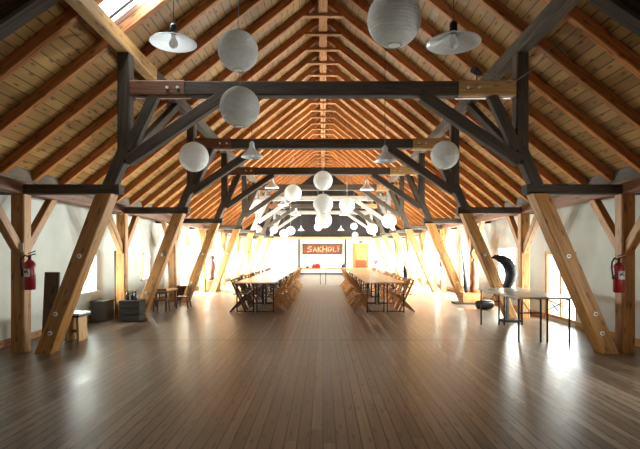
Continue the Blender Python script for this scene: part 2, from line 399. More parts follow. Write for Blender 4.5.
# far door
dx0, dx1 = 2.06, 3.16
e = bpy.data.objects.new('door_3', None); col.objects.link(e); e['kind'] = 'structure'; e.location = ((dx0 + dx1) / 2, YB, 0)
w = dx1 - dx0
mb = MB()
for s in (-1, 1): mb.beam((s * (w / 2 - .05), -.03, 0), (s * (w / 2 - .05), -.03, 2.05), .1, .06, (0, 1, 0))
mb.beam((-w / 2, -.03, 2.09), (w / 2, -.03, 2.09), .06, .09); mb.build('door_frame', M['door'], e)
mb = MB(); mb.box((0, -.02, 1.02), (w - .2, .035, 2.03)); mb.build('door_leaf', M['door'], e)
mb = MB(); mb.box((0, -.045, .6), (w - .36, .02, .78)); mb.build('lower_panel', M['door_low'], e)
mb = MB(); mb.box((0, -.045, 1.5), (w - .36, .02, .8)); mb.build('upper_panel', M['door'], e)
mb = MB(); mb.tube([(.4, -.04, 1.02), (.4, -.09, 1.02), (.3, -.09, 1.02)], .011, 8); mb.build('door_handle', M['steel'], e)
s_ = thing('sign', 'small dark sign plate above the far wooden door', 'sign', ((dx0 + dx1) / 2, YB - .02, 2.24))
mb = MB(); mb.box((0, 0, 0), (.26, .03, .12)); mb.build('sign_plate', M['black'], s_)

# ------------------------------------------------------------------ ceiling boards (both slopes), with the skylight hole
SKY = (6.56, 7.37, 1.75, 3.25)          # y0 y1, |x| range on the left slope
mb = MB()
for s in (-1, 1):
    xs = [0, SKY[2], SKY[3], 5.9]; ys = [YF - .3, SKY[0], SKY[1], YB + .3]
    for i in range(3):
        for k in range(3):
            hole = s < 0 and i == 1 and k == 1
            if hole: continue
            for dz in (0, .03):
                a, b_ = xs[i], xs[i + 1]
                mb.quad((s * a, ys[k], zc(a) + dz), (s * b_, ys[k], zc(b_) + dz), (s * b_, ys[k + 1], zc(b_) + dz), (s * a, ys[k + 1], zc(a) + dz))
struct(mb.build('ceiling', M['boards'], fix=False))
xm = -(SKY[2] + SKY[3]) / 2; ym = (SKY[0] + SKY[1]) / 2
e = bpy.data.objects.new('window_%d' % (wn[0] + 1), None); col.objects.link(e); e['kind'] = 'structure'; e.location = (xm, ym, zc(xm))
hx = (SKY[3] - SKY[2]) / 2; hy = (SKY[1] - SKY[0]) / 2
P = lambda x, y, dz: (x, y, SL * x + dz)      # on the left slope: z rises with x
nrm = (-SL, 0, 1)
mb = MB()
for y in (-hy, hy): mb.beam(P(-hx - .03, y, .03), P(hx + .03, y, .03), .03, .08, nrm)
for x in (-hx, hx): mb.beam(P(x, -hy - .03, .03), P(x, hy + .03, .03), .03, .08, nrm)
mb.build('window_frame', M['red'], e)
mb = MB(); mb.beam(P(-hx, hy - .2, .03), P(hx, hy - .2, .03), .03, .03, nrm); mb.build('sash_bar', M['dark_board'], e)
mb = MB(); mb.quad(P(-hx, -hy, .06), P(hx, -hy, .06), P(hx, hy, .06), P(-hx, hy, .06)); mb.build('glass_pane', M['glass'], e)
ld = bpy.data.lights.new('daylight', 'AREA'); ld.shape = 'RECTANGLE'; ld.size = 1.9; ld.size_y = .78; ld.energy = 60; ld.color = (.95, .98, 1)
lo = bpy.data.objects.new('daylight', ld); col.objects.link(lo)
nv = Vector((-SL, 0, 1)).normalized(); lo.location = Vector((xm, ym, zc(xm))) + nv * .075
lo.rotation_euler = (-nv).to_track_quat('-Z', 'Y').to_euler()

for k, s in enumerate((-1, 1)):                         # dark boarding closing the eaves on the outer edge of the wall head
    mb = MB(); mb.beam((s * (WX + TH + .03), YF, 2.72), (s * (WX + TH + .03), YB, 2.72), .06, .86, (0, 0, 1), .002)
    struct(mb.build('trim_%d' % (k + 4), M['dark_board']))
# ------------------------------------------------------------------ rafter couples
def couple(y):
    e = thing('rafter_couple', '', 'rafters', (0, y, 0), 0, 'rafter couples under the roof boards')
    cs = math.cos(math.atan(SL)); off = .08
    for s in (-1, 1):
        n = Vector((s * SL, 0, 1)).normalized()
        a = Vector((0, 0, ROOF)) + n * off; b_ = Vector((s * 5.56, 0, zr(5.56))) + n * off
        a = Vector((0, 0, ROOF + off / cs))
        mb = MB(); mb.beam(a, b_, .12, .16, n, None, (1, 0, 0), None); mb.build('rafter', M['rafter'], e)
    mb = MB(); mb.box((0, 0, 7.03), (.90, .125, .06)); mb.build('collar_tie', M['collar'], e)
    return e
c0 = couple(RAFT[0]); cs_ = [c0]
for y in RAFT[1:]:
    c = copy_tree(c0); c.location = (0, y, 0); cs_.append(c)
for i, y in enumerate(RAFT):
    before = [k for k, fy in enumerate(FR) if fy <= y + .05 and k > 0]
    if not before:
        n = sum(1 for q in RAFT if y < q < FR[1])
        cs_[i]['label'] = 'brown rafter couple nearer than the first visible tie beam, %s one before it' % ORD[n]
    else:
        k = before[-1]; n = sum(1 for q in RAFT if FR[k] - .05 <= q < y - .01)
        cs_[i]['label'] = 'brown rafter couple with collar, %s one behind the %s tie beam' % (ORD[n], ORD[k - 1])

tag(MB().beam((0, YF, 7.13), (0, YB, 7.13), .2, .14).build('ridge_beam', M['collar']), 'long brown ridge beam lying on the little collars at the roof peak', 'beam')
tag(MB().beam((-3.06, -2, 4.718), (-3.06, 8.55, 4.718), .2, .216).build('purlin', M['pale']), 'pale new timber purlin under the skylight on the left roof slope', 'purlin')
tag(MB().beam((-3.06, 8.55, 4.718), (-3.06, YB, 4.718), .2, .216).build('purlin', M['old']), 'old dark purlin running along the left roof slope beyond the first tie beam', 'purlin')
tag(MB().beam((3.06, -2, 4.718), (3.06, YB, 4.718), .2, .216).build('purlin', M['old']), 'old dark purlin running along the whole right roof slope', 'purlin')
for s, w_ in ((-1, 'left'), (1, 'right')):
    tag(MB().beam((s * 4.68, YF, 2.54), (s * 4.68, YB, 2.54), .19, .2).build('wall_plate', M['red']), 'long brown wall plate resting on the row of posts along the %s wall' % w_, 'beam')

# ------------------------------------------------------------------ trusses
def truss(y, style):
    """tie beam with spliced ends, hanging posts, braces and the leaning old struts below"""
    e = thing('roof_truss', '', 'roof truss', (0, y, 0), 0, 'heavy timber roof trusses')
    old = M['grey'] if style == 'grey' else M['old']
    mb = MB(); mb.beam((-2.12, 0, 4.06), (2.08, 0, 4.06), .2, .22); mb.build('tie_beam', old, e)
    for s in (-1, 1):
        mt = M['red'] if s < 0 else M['pale']
        if style == 'grey': mt = M['grey']
        mb = MB(); mb.beam((s * (2.12 if s < 0 else 2.08), 0, 4.06), (s * 2.955, 0, 4.06), .22, .24)
        b = mb.build('tie_beam_splice', mt, e); b['label'] = 'newer spliced end of the tie beam'
        mb = MB()
        for xx in (2.22, 2.38):
            mb.tube([(s * xx, -.135, 4.06), (s * xx, -.108, 4.06)], .022, 10)
        mb.build('bolt', M['washer'], b)
        mb = MB(); mb.beam((s * 2.05, 0, 3.932), (s * 2.9, 0, 3.936), .05, .012); mb.build('steel_strap', M['steel'], b)
        mb = MB(); mb.beam((s * 3.06, 0, 2.95), (s * 3.06, 0, 4.61), .19, .19, (0, 1, 0)); mb.build('hanging_post', old, e)
        mb = MB(); mb.beam((s * 2.99, -.03, 3.12), (s * 2.6, -.03, 3.955), .15, .15, (0, 1, 0)); mb.build('brace', old, e)
        mb = MB(); mb.beam((s * 3.02, -.02, 2.95), (s * 1.53, -.02, 3.96), .17, .17, (0, 1, 0)); mb.build('brace', old, e)
        mb = MB(); mb.beam((s * 3.06, .1, 3.05), (s * 3.06, 2.55, 4.58), .13, .14); mb.build('purlin_brace', old, e)
        mb = MB(); mb.beam((s * 3.05, 0, 3.14), (s * 3.3, 0, 2.56), .18, .2, (0, 1, 0)); mb.build('lying_strut', old, e)
    return e
proto = {}
for k, y in enumerate(FR):
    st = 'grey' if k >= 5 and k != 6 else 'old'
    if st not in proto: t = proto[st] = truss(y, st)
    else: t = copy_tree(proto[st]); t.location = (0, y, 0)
    if k == 0:
        pass
    if k == 0: t['label'] = 'dark roof truss nearest the camera, only its braces showing in the top corners'
    elif k == 7: t['label'] = 'greyish roof truss farthest away, standing just before the dark gable boards'
    elif st == 'grey': t['label'] = 'greyish roof truss, %s tie beam from the camera' % ORD[k - 1]
    else: t['label'] = 'old dark timber roof truss, %s tie beam from the camera' % ORD[k - 1]

for o in [o for o in proto['old'].children if o.name.startswith('purlin_brace')]: bpy.data.objects.remove(o)   # none shows at the nearest truss
# side posts with stub beam and knee braces; leaning struts
def post(s):
    e = thing('wall_post', '', 'post', (s * 4.68, 0, 0), 0, 'timber posts along the walls')
    mb = MB(); mb.beam((0, 0, 0), (0, 0, 2.44), .21, .2, (0, 1, 0)); mb.build('post', M['new'], e)
    mb = MB(); mb.beam((-s * 1.56, 0, 2.515), (s * .5, 0, 2.515), .2, .145); b = mb.build('stub_beam', M['old'], e); b['label'] = 'dark horizontal stub beam'
    for q in (-1, 1):
        mb = MB(); mb.beam((0, q * .07, 1.58), (0, q * .98, 2.6), .12, .15, (0, -q, 1), None, (0, 1, 0), (0, 0, 1)); mb.build('knee_brace', M['new'], e)
    return e
def strut(s):
    e = thing('leaning_strut', '', 'strut', (s * (4.27 if s < 0 else 4.38), 0, 0), 0, 'leaning timber struts')
    a = Vector((0, 0, 0)); b_ = Vector((-s * (.93 if s < 0 else 1.06), 0, 2.44))
    for q, wd in ((-1, .225), (1, .2)):
        mb = MB(); mb.beam(a + Vector((0, q * .08, 0)), b_ + Vector((0, q * .08, 0)), .15, wd, (s, 0, .4), None, (0, 0, 1), (0, 0, 1)); mb.build('strut_timber', M['new'], e)
    mb = None
    for t in (.13, .25, .61):
        c = a.lerp(b_, t); off = (.02 if t == .25 else -.01) * s
        mb = MB(); mb.tube([(c.x + off, -.172, c.z), (c.x + off, -.15, c.z)], .033, 14); bo = mb.build('washer', M['washer'], e)
        mb = MB(); mb.tube([(c.x + off, -.19, c.z), (c.x + off, -.172, c.z)], .013, 6); mb.build('bolt_head', M['black_metal'], bo)
    return e
for s, sd in ((-1, 'left'), (1, 'right')):
    p0, s0 = post(s), strut(s)
    for k, y in enumerate(FR):
        if k == 0: p0.location.y = y; s0.location.y = y; p, q = p0, s0
        else:
            p = copy_tree(p0); p.location.y = y; q = copy_tree(s0); q.location.y = y
        if k == 0:
            p['label'] = 'timber wall post on the %s wall, nearest the camera and beside the frame edge' % sd
            q['label'] = 'leaning timber strut on the %s side, nearest the camera and beside the frame edge' % sd
        elif k == 1:
            p['label'] = 'honey timber post carrying a red fire extinguisher near the %s edge' % sd
            q['label'] = 'big leaning double strut with pale bolts, frontmost on the %s side' % sd
        else:
            p['label'] = 'timber post with knee braces along the %s wall, %s from the front' % (sd, ORD[k - 1])
            q['label'] = 'leaning timber strut along the %s side, %s from the front' % (sd, ORD[k - 1])
        if k == 0: pass

# ------------------------------------------------------------------ lanterns
def lantern_mesh(r):
    mb = MB(); prof = []; n = 105; nr = 21
    a0 = .26
    for i in range(n + 1):
        a = a0 + (PI - 2 * a0) * i / n
        rr = r * (1 - .022 * abs(math.cos(nr * PI * i / n)) ** 3)
        prof.append((rr * math.sin(a), -rr * math.cos(a)))
    mb.cap0 = False; mb.cap1 = False
    mb.lathe(prof, 32); return mb
LM = {}
def snap(x, y, z):
    yr = min(RAFT, key=lambda q: abs(q - y))
    if abs(x) < .3 or any(abs(yr - f_) < .42 for f_ in FR): return x, y, z, (7.055 if abs(x) < .09 else (zr(x) - .012 if abs(yr - y) < .09 else zc(x) - .012)), 1.0
    k = yr / y
    return x * k, yr, 1.55 + (z - 1.55) * k, zr(x * k) - .012, k
def lantern(x, y, z, r, label, top):
    e = thing('paper_lantern', label, 'lantern', (x, y, z), random.uniform(0, 6), 'round white paper lanterns')
    k = round(r, 2)
    if k not in LM:
        o = lantern_mesh(r).build('lantern_shade', M['paper'], e, fix=False)
        out = [o]
        for sg in (-1, 1):
            ring = MB(); zz = sg * r * math.cos(.26); rr = r * math.sin(.26)
            ring.tube([(rr * math.cos(2 * PI * i / 20), rr * math.sin(2 * PI * i / 20), zz) for i in range(21)], .006, 5, False)
            if sg > 0: ring.tube([(-rr, 0, zz), (-rr * .5, 0, r * 1.02), (0, 0, r * 1.04), (rr * .5, 0, r * 1.02), (rr, 0, zz)], .003, 4)
            out.append(ring.build('wire_ring', M['wire'], e))
        LM[k] = out
    else:
        for s0 in LM[k]:
            o = s0.copy(); col.objects.link(o); o.parent = e
    mb = MB(); mb.tube([(0, 0, r * 1.03), (0, 0, top - z)], .006, 5); mb.build('cord', M['cord'], e)
    return e
LAN = [(.79, 5.33, 4.13, .30, 'large ribbed paper lantern hanging highest, cut by the top edge right of centre', None),
 (-1.06, 6.0, 4.06, .25, 'upper of two crinkled paper lanterns on one cord left of centre', None),
 (-1.04, 6.0, 3.36, .25, 'lower of two crinkled paper lanterns, in front of the nearest tie beam', 'on'),
 (-2.77, 10.3, 3.59, .31, 'white paper lantern hanging alone on the left under the second truss end', None),
 (2.69, 10.6, 3.69, .31, 'white paper lantern hanging alone on the right under the second truss end', None),
 (0, 14.45, 3.70, .29, 'upper of the two bluish white lanterns on the long centre cord', None),
 (0, 14.45, 3.0, .305, 'lower of the two bluish white lanterns on the long centre cord', 'on'),
 (-1.06, 17, 3.64, .30, 'cream paper lantern left of the centre pair', None),
 (.9, 18, 3.31, .30, 'cream paper lantern right of the lower centre lantern', None),
 (.02, 17.1, 2.69, .30, 'cream paper lantern just below the centre pair', None),
 (-.25, 24, 2.80, .20, 'small white lantern low beside the cream centre lantern', None),
 (-2.86, 20.5, 3.5, .30, 'white lantern on the left between third and fourth struts', None),
 (2.64, 19.2, 2.79, .30, 'cream lantern low on the right beneath the brace', None),
 (2.65, 26, 2.8, .30, 'white lantern right of the far door, against the dark gable', None),
 (1.74, 27, 3.0, .2, 'small white lantern against the dark gable left of the far door', None),
 (-2.76, 27, 2.79, .22, 'small white lantern against the dark gable, second from the left', None),
 (-2.16, 26.6, 2.57, .25, 'left one of two touching white lanterns above the far wall', None),
 (-1.72, 25.5, 2.68, .24, 'right one of two touching white lanterns above the far wall', None),
 (-3.6, 26.4, 2.76, .27, 'white lantern hanging far left beside the dark gable', None),
 (2.0, 30, 2.62, .19, 'tiny white lantern overlapping the beam above the far door', None)]
for x, y, z, r, lb, t in LAN:
    x, y, z, top, k = snap(x, y, z)
    r = r * k
    if t: top = z + .7 * k - r
    lantern(x, y, z, r, lb, top)

# ------------------------------------------------------------------ pendant lamps
def saucer(x, y, z, label):
    x, y, z, top, k_ = snap(x, y, z)
    e = thing('pendant_lamp', label, 'lamp', (x, y, z), 0, 'flat glass pendant lamps')
    mb = MB(); mb.cap0 = mb.cap1 = False
    prof = [(.31, -.06), (.305, -.05), (.26, -.028), (.18, .0), (.10, .035), (.05, .06), (.045, .075), (.04, .075), (.045, .055), (.095, .028), (.175, -.008), (.255, -.036), (.30, -.058), (.31, -.06)]
    prof = [(r, z_) for r, z_ in prof]
    mb.lathe(prof, 40); mb.build('lamp_shade', M['milk'], e)
    mb = MB(); mb.lathe([(.001, .2), (.03, .195), (.045, .17), (.045, .07), (.001, .07)], 16); mb.build('socket', M['black'], e)
    mb = MB(); mb.lathe([(.001, .05), (.025, .045), (.03, .01), (.055, -.04), (.062, -.07), (.05, -.105), (.025, -.125), (.001, -.13)], 18); mb.build('bulb', M['bulb'], e)
    mb = MB(); mb.tube([(0, 0, .19), (0, 0, top - z)], .006, 5); mb.build('cord', M['black'], e)
    return e
saucer(-1.9, 6.1, 4.26, 'flat glass pendant lamp with bulb at the upper left below the skylight')
saucer(1.63, 6.0, 4.22, 'flat glass pendant lamp with bulb at the upper right beside the big lantern')
BELL = None
def bell(x, y, z, label, sc_=1.0):
    global BELL
    x, y, z, top, k_ = snap(x, y, z)
    e = thing('pendant_lamp', label, 'lamp', (x, y, z), 0, 'bell shaped enamel pendant lamps')
    if BELL is None:
        mb = MB(); mb.cap0 = mb.cap1 = False
        mb.lathe([(.26, -.14), (.255, -.12), (.20, -.06), (.12, .02), (.075, .08), (.06, .15), (.055, .21), (.02, .25), (.015, .25), (.05, .2), (.055, .14), (.07, .075), (.115, .012), (.195, -.07), (.25, -.13), (.26, -.14)], 28)
        a = mb.build('lamp_shade', M['enamel'], e)
        mb = MB(); mb.lathe([(.001, .02), (.03, 0), (.05, -.06), (.045, -.1), (.001, -.13)], 14); b_ = mb.build('bulb', M['bulb'], e)
        BELL = (a, b_)
    else:
        for s0 in BELL:
            o = s0.copy(); col.objects.link(o); o.parent = e
    mb = MB(); mb.tube([(0, 0, .245), (0, 0, (top - z) / sc_)], .008, 5); mb.build('cord', M['black'], e)
    e.scale = (sc_,) * 3
    return e
bell(-1.57, 10.6, 3.77, 'bluish bell pendant lamp hanging left just before the second tie beam', .88)
bell(1.37, 10.6, 3.68, 'bluish bell pendant lamp hanging right just before the second tie beam', .88)
bell(-1.86, 17.5, 4.02, 'bell pendant lamp hanging left behind the third tie beam')
bell(1.6, 17.5, 3.95, 'bell pendant lamp hanging right behind the third tie beam')
bell(-1.83, 22.1, 3.83, 'bell pendant lamp hanging left behind the fourth tie beam')
bell(-1.46, 26.0, 3.68, 'bell pendant lamp far back on the left, above the last tie beam')
bell(1.15, 26.0, 3.68, 'bell pendant lamp far back on the right, above the last tie beam')
bell(-1.37, 30.0, 3.0, 'tiny pendant lamp on the left against the black gable boards', .8)
bell(1.12, 30.0, 3.0, 'tiny pendant lamp on the right against the black gable boards', .8)

# spot lamp and its cable on the first tie beam
e = thing('spotlight', 'small dark spotlight clipped on the right end of the nearest tie beam', 'lamp', (2.36, 7.36, 4.19))
mb = MB(); mb.tube([(0, 0, 0), (0, 0, .08)], .012, 6); mb.build('bracket', M['black'], e)
mb = MB(); mb.tube([(-.07, -.04, .15), (.0, .0, .12), (.07, .05, .1)], [.06, .05, .03], 12); mb.build('lamp_head', M['black'], e)
tag(MB().tube([(2.43, 7.32, 4.27), (2.55, 7.3, 4.27), (2.7, 7.3, 4.15), (2.92, 7.28, 4.14), (3.2, 7.28, 4.33), (3.42, 7.27, 4.62), (3.5, 7.2, 4.68), (3.62, 7.1, 4.45)], .008, 6).build('cable', M['cord']), 'thin pale cable looping from the spotlight up to the right rafters', 'cable')

# ------------------------------------------------------------------ fire extinguishers
def extinguisher(x, y, z, rz, label, full=True):
    e = thing('fire_extinguisher', label, 'fire extinguisher', (x, y, z), rz, 'red wall fire extinguishers')
    mb = MB(); mb.lathe([(.001, 0), (.072, 0), (.082, .015), (.082, .36), (.075, .4), (.05, .435), (.025, .45), (.025, .47), (.001, .47)], 24); mb.build('cylinder', M['ext_red'], e)
    mb = MB(); mb.tube([(0, 0, .46), (0, 0, .52)], .022, 10); mb.beam((-.02, 0, .515), (.09, 0, .54), .025, .014); mb.beam((-.02, 0, .545), (.085, 0, .585), .025, .012); mb.build('valve', M['black'], e)
    mb = MB(); mb.tube([(-.02, 0, .5), (-.07, -.01, .52), (-.115, -.02, .46), (-.12, -.02, .36), (-.105, -.02, .26), (-.098, -.02, .2)], [.013] * 4 + [.014, .018], 8); mb.build('hose', M['black'], e)
    mb = MB(); mb.cap0 = mb.cap1 = False
    base = 0
    pts = [(-.6 + 1.2 * i / 8) - PI / 2 for i in range(9)]
    for i in range(8):
        a, b_ = pts[i], pts[i + 1]; r = .0835
        mb.quad((r * math.cos(a), r * math.sin(a), .2), (r * math.cos(b_), r * math.sin(b_), .2), (r * math.cos(b_), r * math.sin(b_), .32), (r * math.cos(a), r * math.sin(a), .32))
    l = mb.build('label', M['label'], e); l['label'] = 'white instruction label'
    mb = MB()
    mb.prism([(-.025, .245), (.0, .27), (.02, .245), (.03, .255), (.01, .285), (.025, .305), (.01, .31), (-.015, .28), (-.03, .3), (-.035, .285)], 'y', -.0865, -.083); mb.build('pictogram', M['label_ink'], l)
    mb = MB(); mb.box((.06 if x > 0 else -.06, .09, .3), (.16, .025, .1)); mb.build('bracket', M['black'], e)
    return e
extinguisher(4.46, 7.235, .94, 0, 'red fire extinguisher with white label on the post at the right edge')
extinguisher(-4.42, 7.235, .98, 0, 'dark red fire extinguisher on the post at the left edge')
extinguisher(4.55, 18.485, .98, 0, 'small red fire extinguisher far back on a right side post')
e = thing('sign', 'small white notice above the left fire extinguisher', 'sign', (-4.62, 7.328, 1.62))
mb = MB(); mb.box((0, 0, 0), (.1, .01, .14), .001); mb.build('sign_plate', M['label'], e)

# ------------------------------------------------------------------ tables
def beer_table(label, L, W, top, group, low_bar=True, high_bar=False, loc=(0, 0, 0), rz=0):
    e = thing('folding_table', label, 'table', loc, rz, group)
    mb = MB(); mb.box((0, 0, .765), (W, L - .01, .028), .004)
    mb.build('tabletop', top, e)
    mb = MB()
    for s in (-1, 1): mb.box((s * (W / 2 - .06), 0, .738), (.035, L - .3, .028))
    mb.build('batten', M['chair'], e)
    for s in (-1, 1):
        y = s * (L / 2 - .12)
        for q in (-1, 1):
            mb = MB(); mb.beam((q * (W / 2 - .04), y, 0), (q * (W / 2 - .04), y, .75), .028, .028, (0, 1, 0)); mb.build('leg', M['black_metal'], e)
        mb = MB()
        if low_bar: mb.beam((-W / 2 + .04, y, .035), (W / 2 - .04, y, .035), .022, .022)
        if high_bar: mb.beam((-W / 2 + .04, y, .5), (W / 2 - .04, y, .5), .022, .022)
        else:
            mb.beam((-W / 2 + .04, y, .74), (W / 2 - .04, y, .55), .018, .012); mb.beam((-W / 2 + .04, y, .55), (W / 2 - .04, y, .74), .018, .012)
        mb.build('crossbar', M['black_metal'], e)
        mb = MB(); mb.tube([(0, y, .53), (0, y - s * .42, .735)], .008, 6); mb.build('brace', M['black_metal'], e)
    return e
TL = 2.08; Y0 = 12.15
for row, xs, top, nm in (('left', (-1.985, -1.475), M['top_pale'], 'pale'), ('right', (1.345, 1.855), M['top_honey'], 'honey')):
    proto_t = None
    for j, x in enumerate(xs):
        side = ('outer' if j == 0 else 'aisle') if row == 'left' else ('aisle' if j == 0 else 'outer')
        for k in range(5):
            lb = '%s topped folding table in the %s row, %s side, %s from the near end' % (nm, row, side, ORD[k])
            loc = (x, Y0 + TL * (k + .5), 0)
            if proto_t is None: proto_t = beer_table(lb, TL, .505, top, 'folding tables in the two long rows', True, False, loc)
            else: dup(proto_t, loc, 0, lb)
beer_table('worn folding table on the right, nearer the aisle, with a high crossbar', 2.2, .46, M['top_worn'], 'worn pair of tables at right', False, True, (3.56, 9.25, 0))
beer_table('worn folding table on the right, beside the glazed door, with crossed leg braces', 2.2, .46, M['top_worn'], 'worn pair of tables at right', False, False, (4.04, 9.22, 0))
for s, w_ in ((-1, 'left'), (1, 'right')):
    beer_table('folding table set crosswise beyond the aisle, %s half of the head table' % w_, 2.18, .6, M['top_honey'], 'head tables across the aisle end', False, True, (s * 1.1, 23.2, 0), PI / 2)

# ------------------------------------------------------------------ folding chairs
def make_chair(label, group, wd=.42, mat=None, sc_=1.0):
    """faces +Y"""
    mat = mat or M['chair']
    e = thing('folding_chair', label, 'chair', (0, 0, 0), 0, group)
    for s in (-1, 1):
        mb = MB(); mb.beam((s * wd / 2, .20, 0), (s * wd / 2, -.19, .84), .026, .05, (0, 1, .45)); mb.build('leg', mat, e)
        mb = MB(); mb.beam((s * (wd / 2 - .03), -.21, 0), (s * (wd / 2 - .03), .2, .44), .026, .045, (0, 1, -.5)); mb.build('leg', mat, e)
    mb = MB()
    for i in range(5): mb.box((0, -.1 + .075 * i, .455), (wd - .06, .06, .018))
    mb.build('seat', mat, e)
    mb = MB()
    for t in (.62, .73, .81):
        y = .20 - .39 * t / .84
        mb.beam((-wd / 2 + .01, y, t), (wd / 2 - .01, y, t), .016, .055, (0, -.42, .9))
    mb.build('backrest', mat, e)
    for y, z in ((.115, .17), (-.1, .125)):
        mb = MB(); mb.tube([(-wd / 2 + .02, y, z), (wd / 2 - .02, y, z)], .011, 6); mb.build('stretcher', mat, e)
    e.scale = (sc_,) * 3
    return e
ch0 = None
ROWS = [('left', 'outer', -2.24 - .0, -PI / 2), ('left', 'aisle', -1.22 + .06, PI / 2), ('right', 'aisle', 1.09 - .06, -PI / 2), ('right', 'outer', 2.11 + .02, PI / 2)]
NC = 15
for row, side, x, rz in ROWS:
    if row == 'left' and side == 'aisle': ch0 = None
    for k in range(NC):
        y = Y0 + TL * (k // 3) + (.45, 1.04, 1.63)[k % 3] + random.uniform(-.02, .02)
        lb = 'slatted wooden folding chair at the %s table row, %s side, %s from the near end' % (row, side, ORD[k])
        loc = (x + random.uniform(-.04, .04), y, 0); r = rz + random.uniform(-.08, .08)
        if ch0 is None: ch0 = make_chair(lb, 'folding chairs along the table rows', .42, M['chair_dark' if (row, side) == ('left', 'outer') else 'chair']); ch0.location = loc; ch0.rotation_euler = (0, 0, r)  # left outer chairs: silhouette shade painted in as darker wood
        else: dup(ch0, loc, r, lb)

# dark jacket hung over an outer chair back of the right row
mb = MB()
JY = next(c.location.y for c in bpy.data.objects if c.get('label', '').endswith('right table row, outer side, third from the near end'))
mb.tube([(2.37, JY, .60), (2.37, JY, .7), (2.37, JY, .85), (2.36, JY + .01, 1.0), (2.33, JY + .02, 1.1), (2.32, JY + .02, 1.15)], [.04, .055, .06, .055, .04, .02], 12, True, 1.6, .06)
tag(mb.build('jacket', M['jacket']), 'dark jacket hung upright on a chair back at the right row', 'jacket')

# things on the head table and behind it
e = thing('flower_box', 'red box of red flowers on the head table beyond the aisle', 'planter', (-.33, 23.2, .779))
mb = MB(); mb.box((0, 0, .06), (.42, .2, .12), .012); mb.build('box', M['red_plastic'], e)
mb = MB()
for i in range(14): mb.tube([(random.uniform(-.18, .18), random.uniform(-.07, .07), .11), (random.uniform(-.19, .19), random.uniform(-.08, .08), random.uniform(.16, .21))], [.025, .035], 7)
mb.build('flowers', M['red_plastic'], e)
e = thing('bowl', 'small dark bowl on the head table left of the red box', 'bowl', (-.75, 23.15, .779))
mb = MB(); mb.lathe([(.001, 0), (.05, 0), (.09, .05), (.1, .08), (.09, .08), (.08, .05), (.001, .015)], 18); mb.build('bowl_body', M['black'], e)
e = thing('bag', 'small black bag on the right part of the head table', 'bag', (1.0, 23.2, .779))
mb = MB(); mb.tube([(-.1, 0, .07), (-.07, 0, .08), (.05, 0, .11), (.1, 0, .13)], [.05, .075, .1, .06], 10); mb.build('bag_body', M['jacket'], e)
mb = MB(); mb.tube([(-.04, 0, .15), (0, 0, .24), (.06, 0, .2)], .008, 6); mb.build('bag_handle', M['black'], e)
# painted panel on the far wall
e = thing('painting', 'long reddish brown painted panel with pale letter shapes on the far wall', 'painting', (-.05, YB - .03, 1.745))
mb = MB(); mb.box((0, 0, 0), (2.6, .05, .66), .004); mb.build('panel', M['painting'], e)
mb = MB()
for s in (-1, 1): mb.box((0, -.012, s * .335), (2.66, .055, .05))
for s in (-1, 1): mb.box((s * 1.32, -.012, 0), (.05, .055, .66))
mb.build('frame', M['frame_dark'], e)
def strokes(lst, nm='lettering'):
    mb = MB()
    for pts in lst: mb.tube([(a, -.034, b_) for a, b_ in pts], .034, 6, True)
    mb.build(nm, M['paint_pale'], e)
strokes([[(-.72, .17), (-.95, .14), (-1.02, .06), (-.72, -.05), (-.75, -.15), (-1.05, -.17)],                       # S-like
         [(-.62, -.17), (-.5, .17), (-.38, -.17)], [(-.57, -.05), (-.43, -.05)],                                     # A-like
         [(-.28, .17), (-.28, -.17)], [(-.06, .17), (-.27, .0), (-.06, -.17)],                                       # K-like
         [(.04, .21), (.04, -.21)], [(.3, .21), (.3, -.21)], [(.04, 0), (.3, 0)],                                    # H
         [(.42, -.17), (.42, .15), (.62, .12), (.64, .0), (.5, -.15)],
         [(.76, .17), (.76, -.16), (.95, -.16)], [(1.06, .18), (1.1, -.15), (1.17, .1)]])
# white clothed table with two pots by the far door
e = thing('side_table', 'white clothed table standing right of the far wooden door', 'table', (4.0, 31.9, 0))
mb = MB(); mb.box((0, 0, .74), (1.6, .7, .03), .004); mb.build('tabletop', M['cloth'], e)
mb = MB(); 
for i in range(24):
    xa = -.8 + 1.6 * i / 24; xb = xa + 1.6 / 24
    ya, yb = -.355 - .012 * (i % 2), -.355 - .012 * ((i + 1) % 2)
    mb.quad((xa, ya, .2), (xb, yb, .2), (xb, yb, .755), (xa, ya, .755))
mb.quad((-.8, -.35, .2), (-.8, .35, .2), (-.8, .35, .755), (-.8, -.35, .755)); mb.quad((.8, -.35, .2), (.8, .35, .2), (.8, .35, .755), (.8, -.35, .755))
mb.build('cloth_drop', M['cloth'], e)
for x in (-.75, .75):
    for y in (-.3, .3):
        mb = MB(); mb.beam((x, y, 0), (x, y, .73), .04, .04, (0, 1, 0)); mb.build('leg', M['black_metal'], e)
for x, w_ in ((3.5, 'nearer the far door'), (4.2, 'farther right of the far door')):
    e = thing('flower_pot', 'dark red flower pot on the white table, ' + w_, 'flower pot', (x, 31.8, .756), 0, 'flower pots by the far door')
    mb = MB(); mb.lathe([(.001, 0), (.07, 0), (.1, .1), (.001, .1)], 14); mb.build('pot', M['frame_dark'], e)
    mb = MB()
    for i in range(16): mb.tube([(random.uniform(-.06, .06), random.uniform(-.05, .05), .09), (random.uniform(-.2, .2), random.uniform(-.08, .08), random.uniform(.14, .24))], [.015, .035], 7)
    mb.build('flowers', M['flower_red'], e)

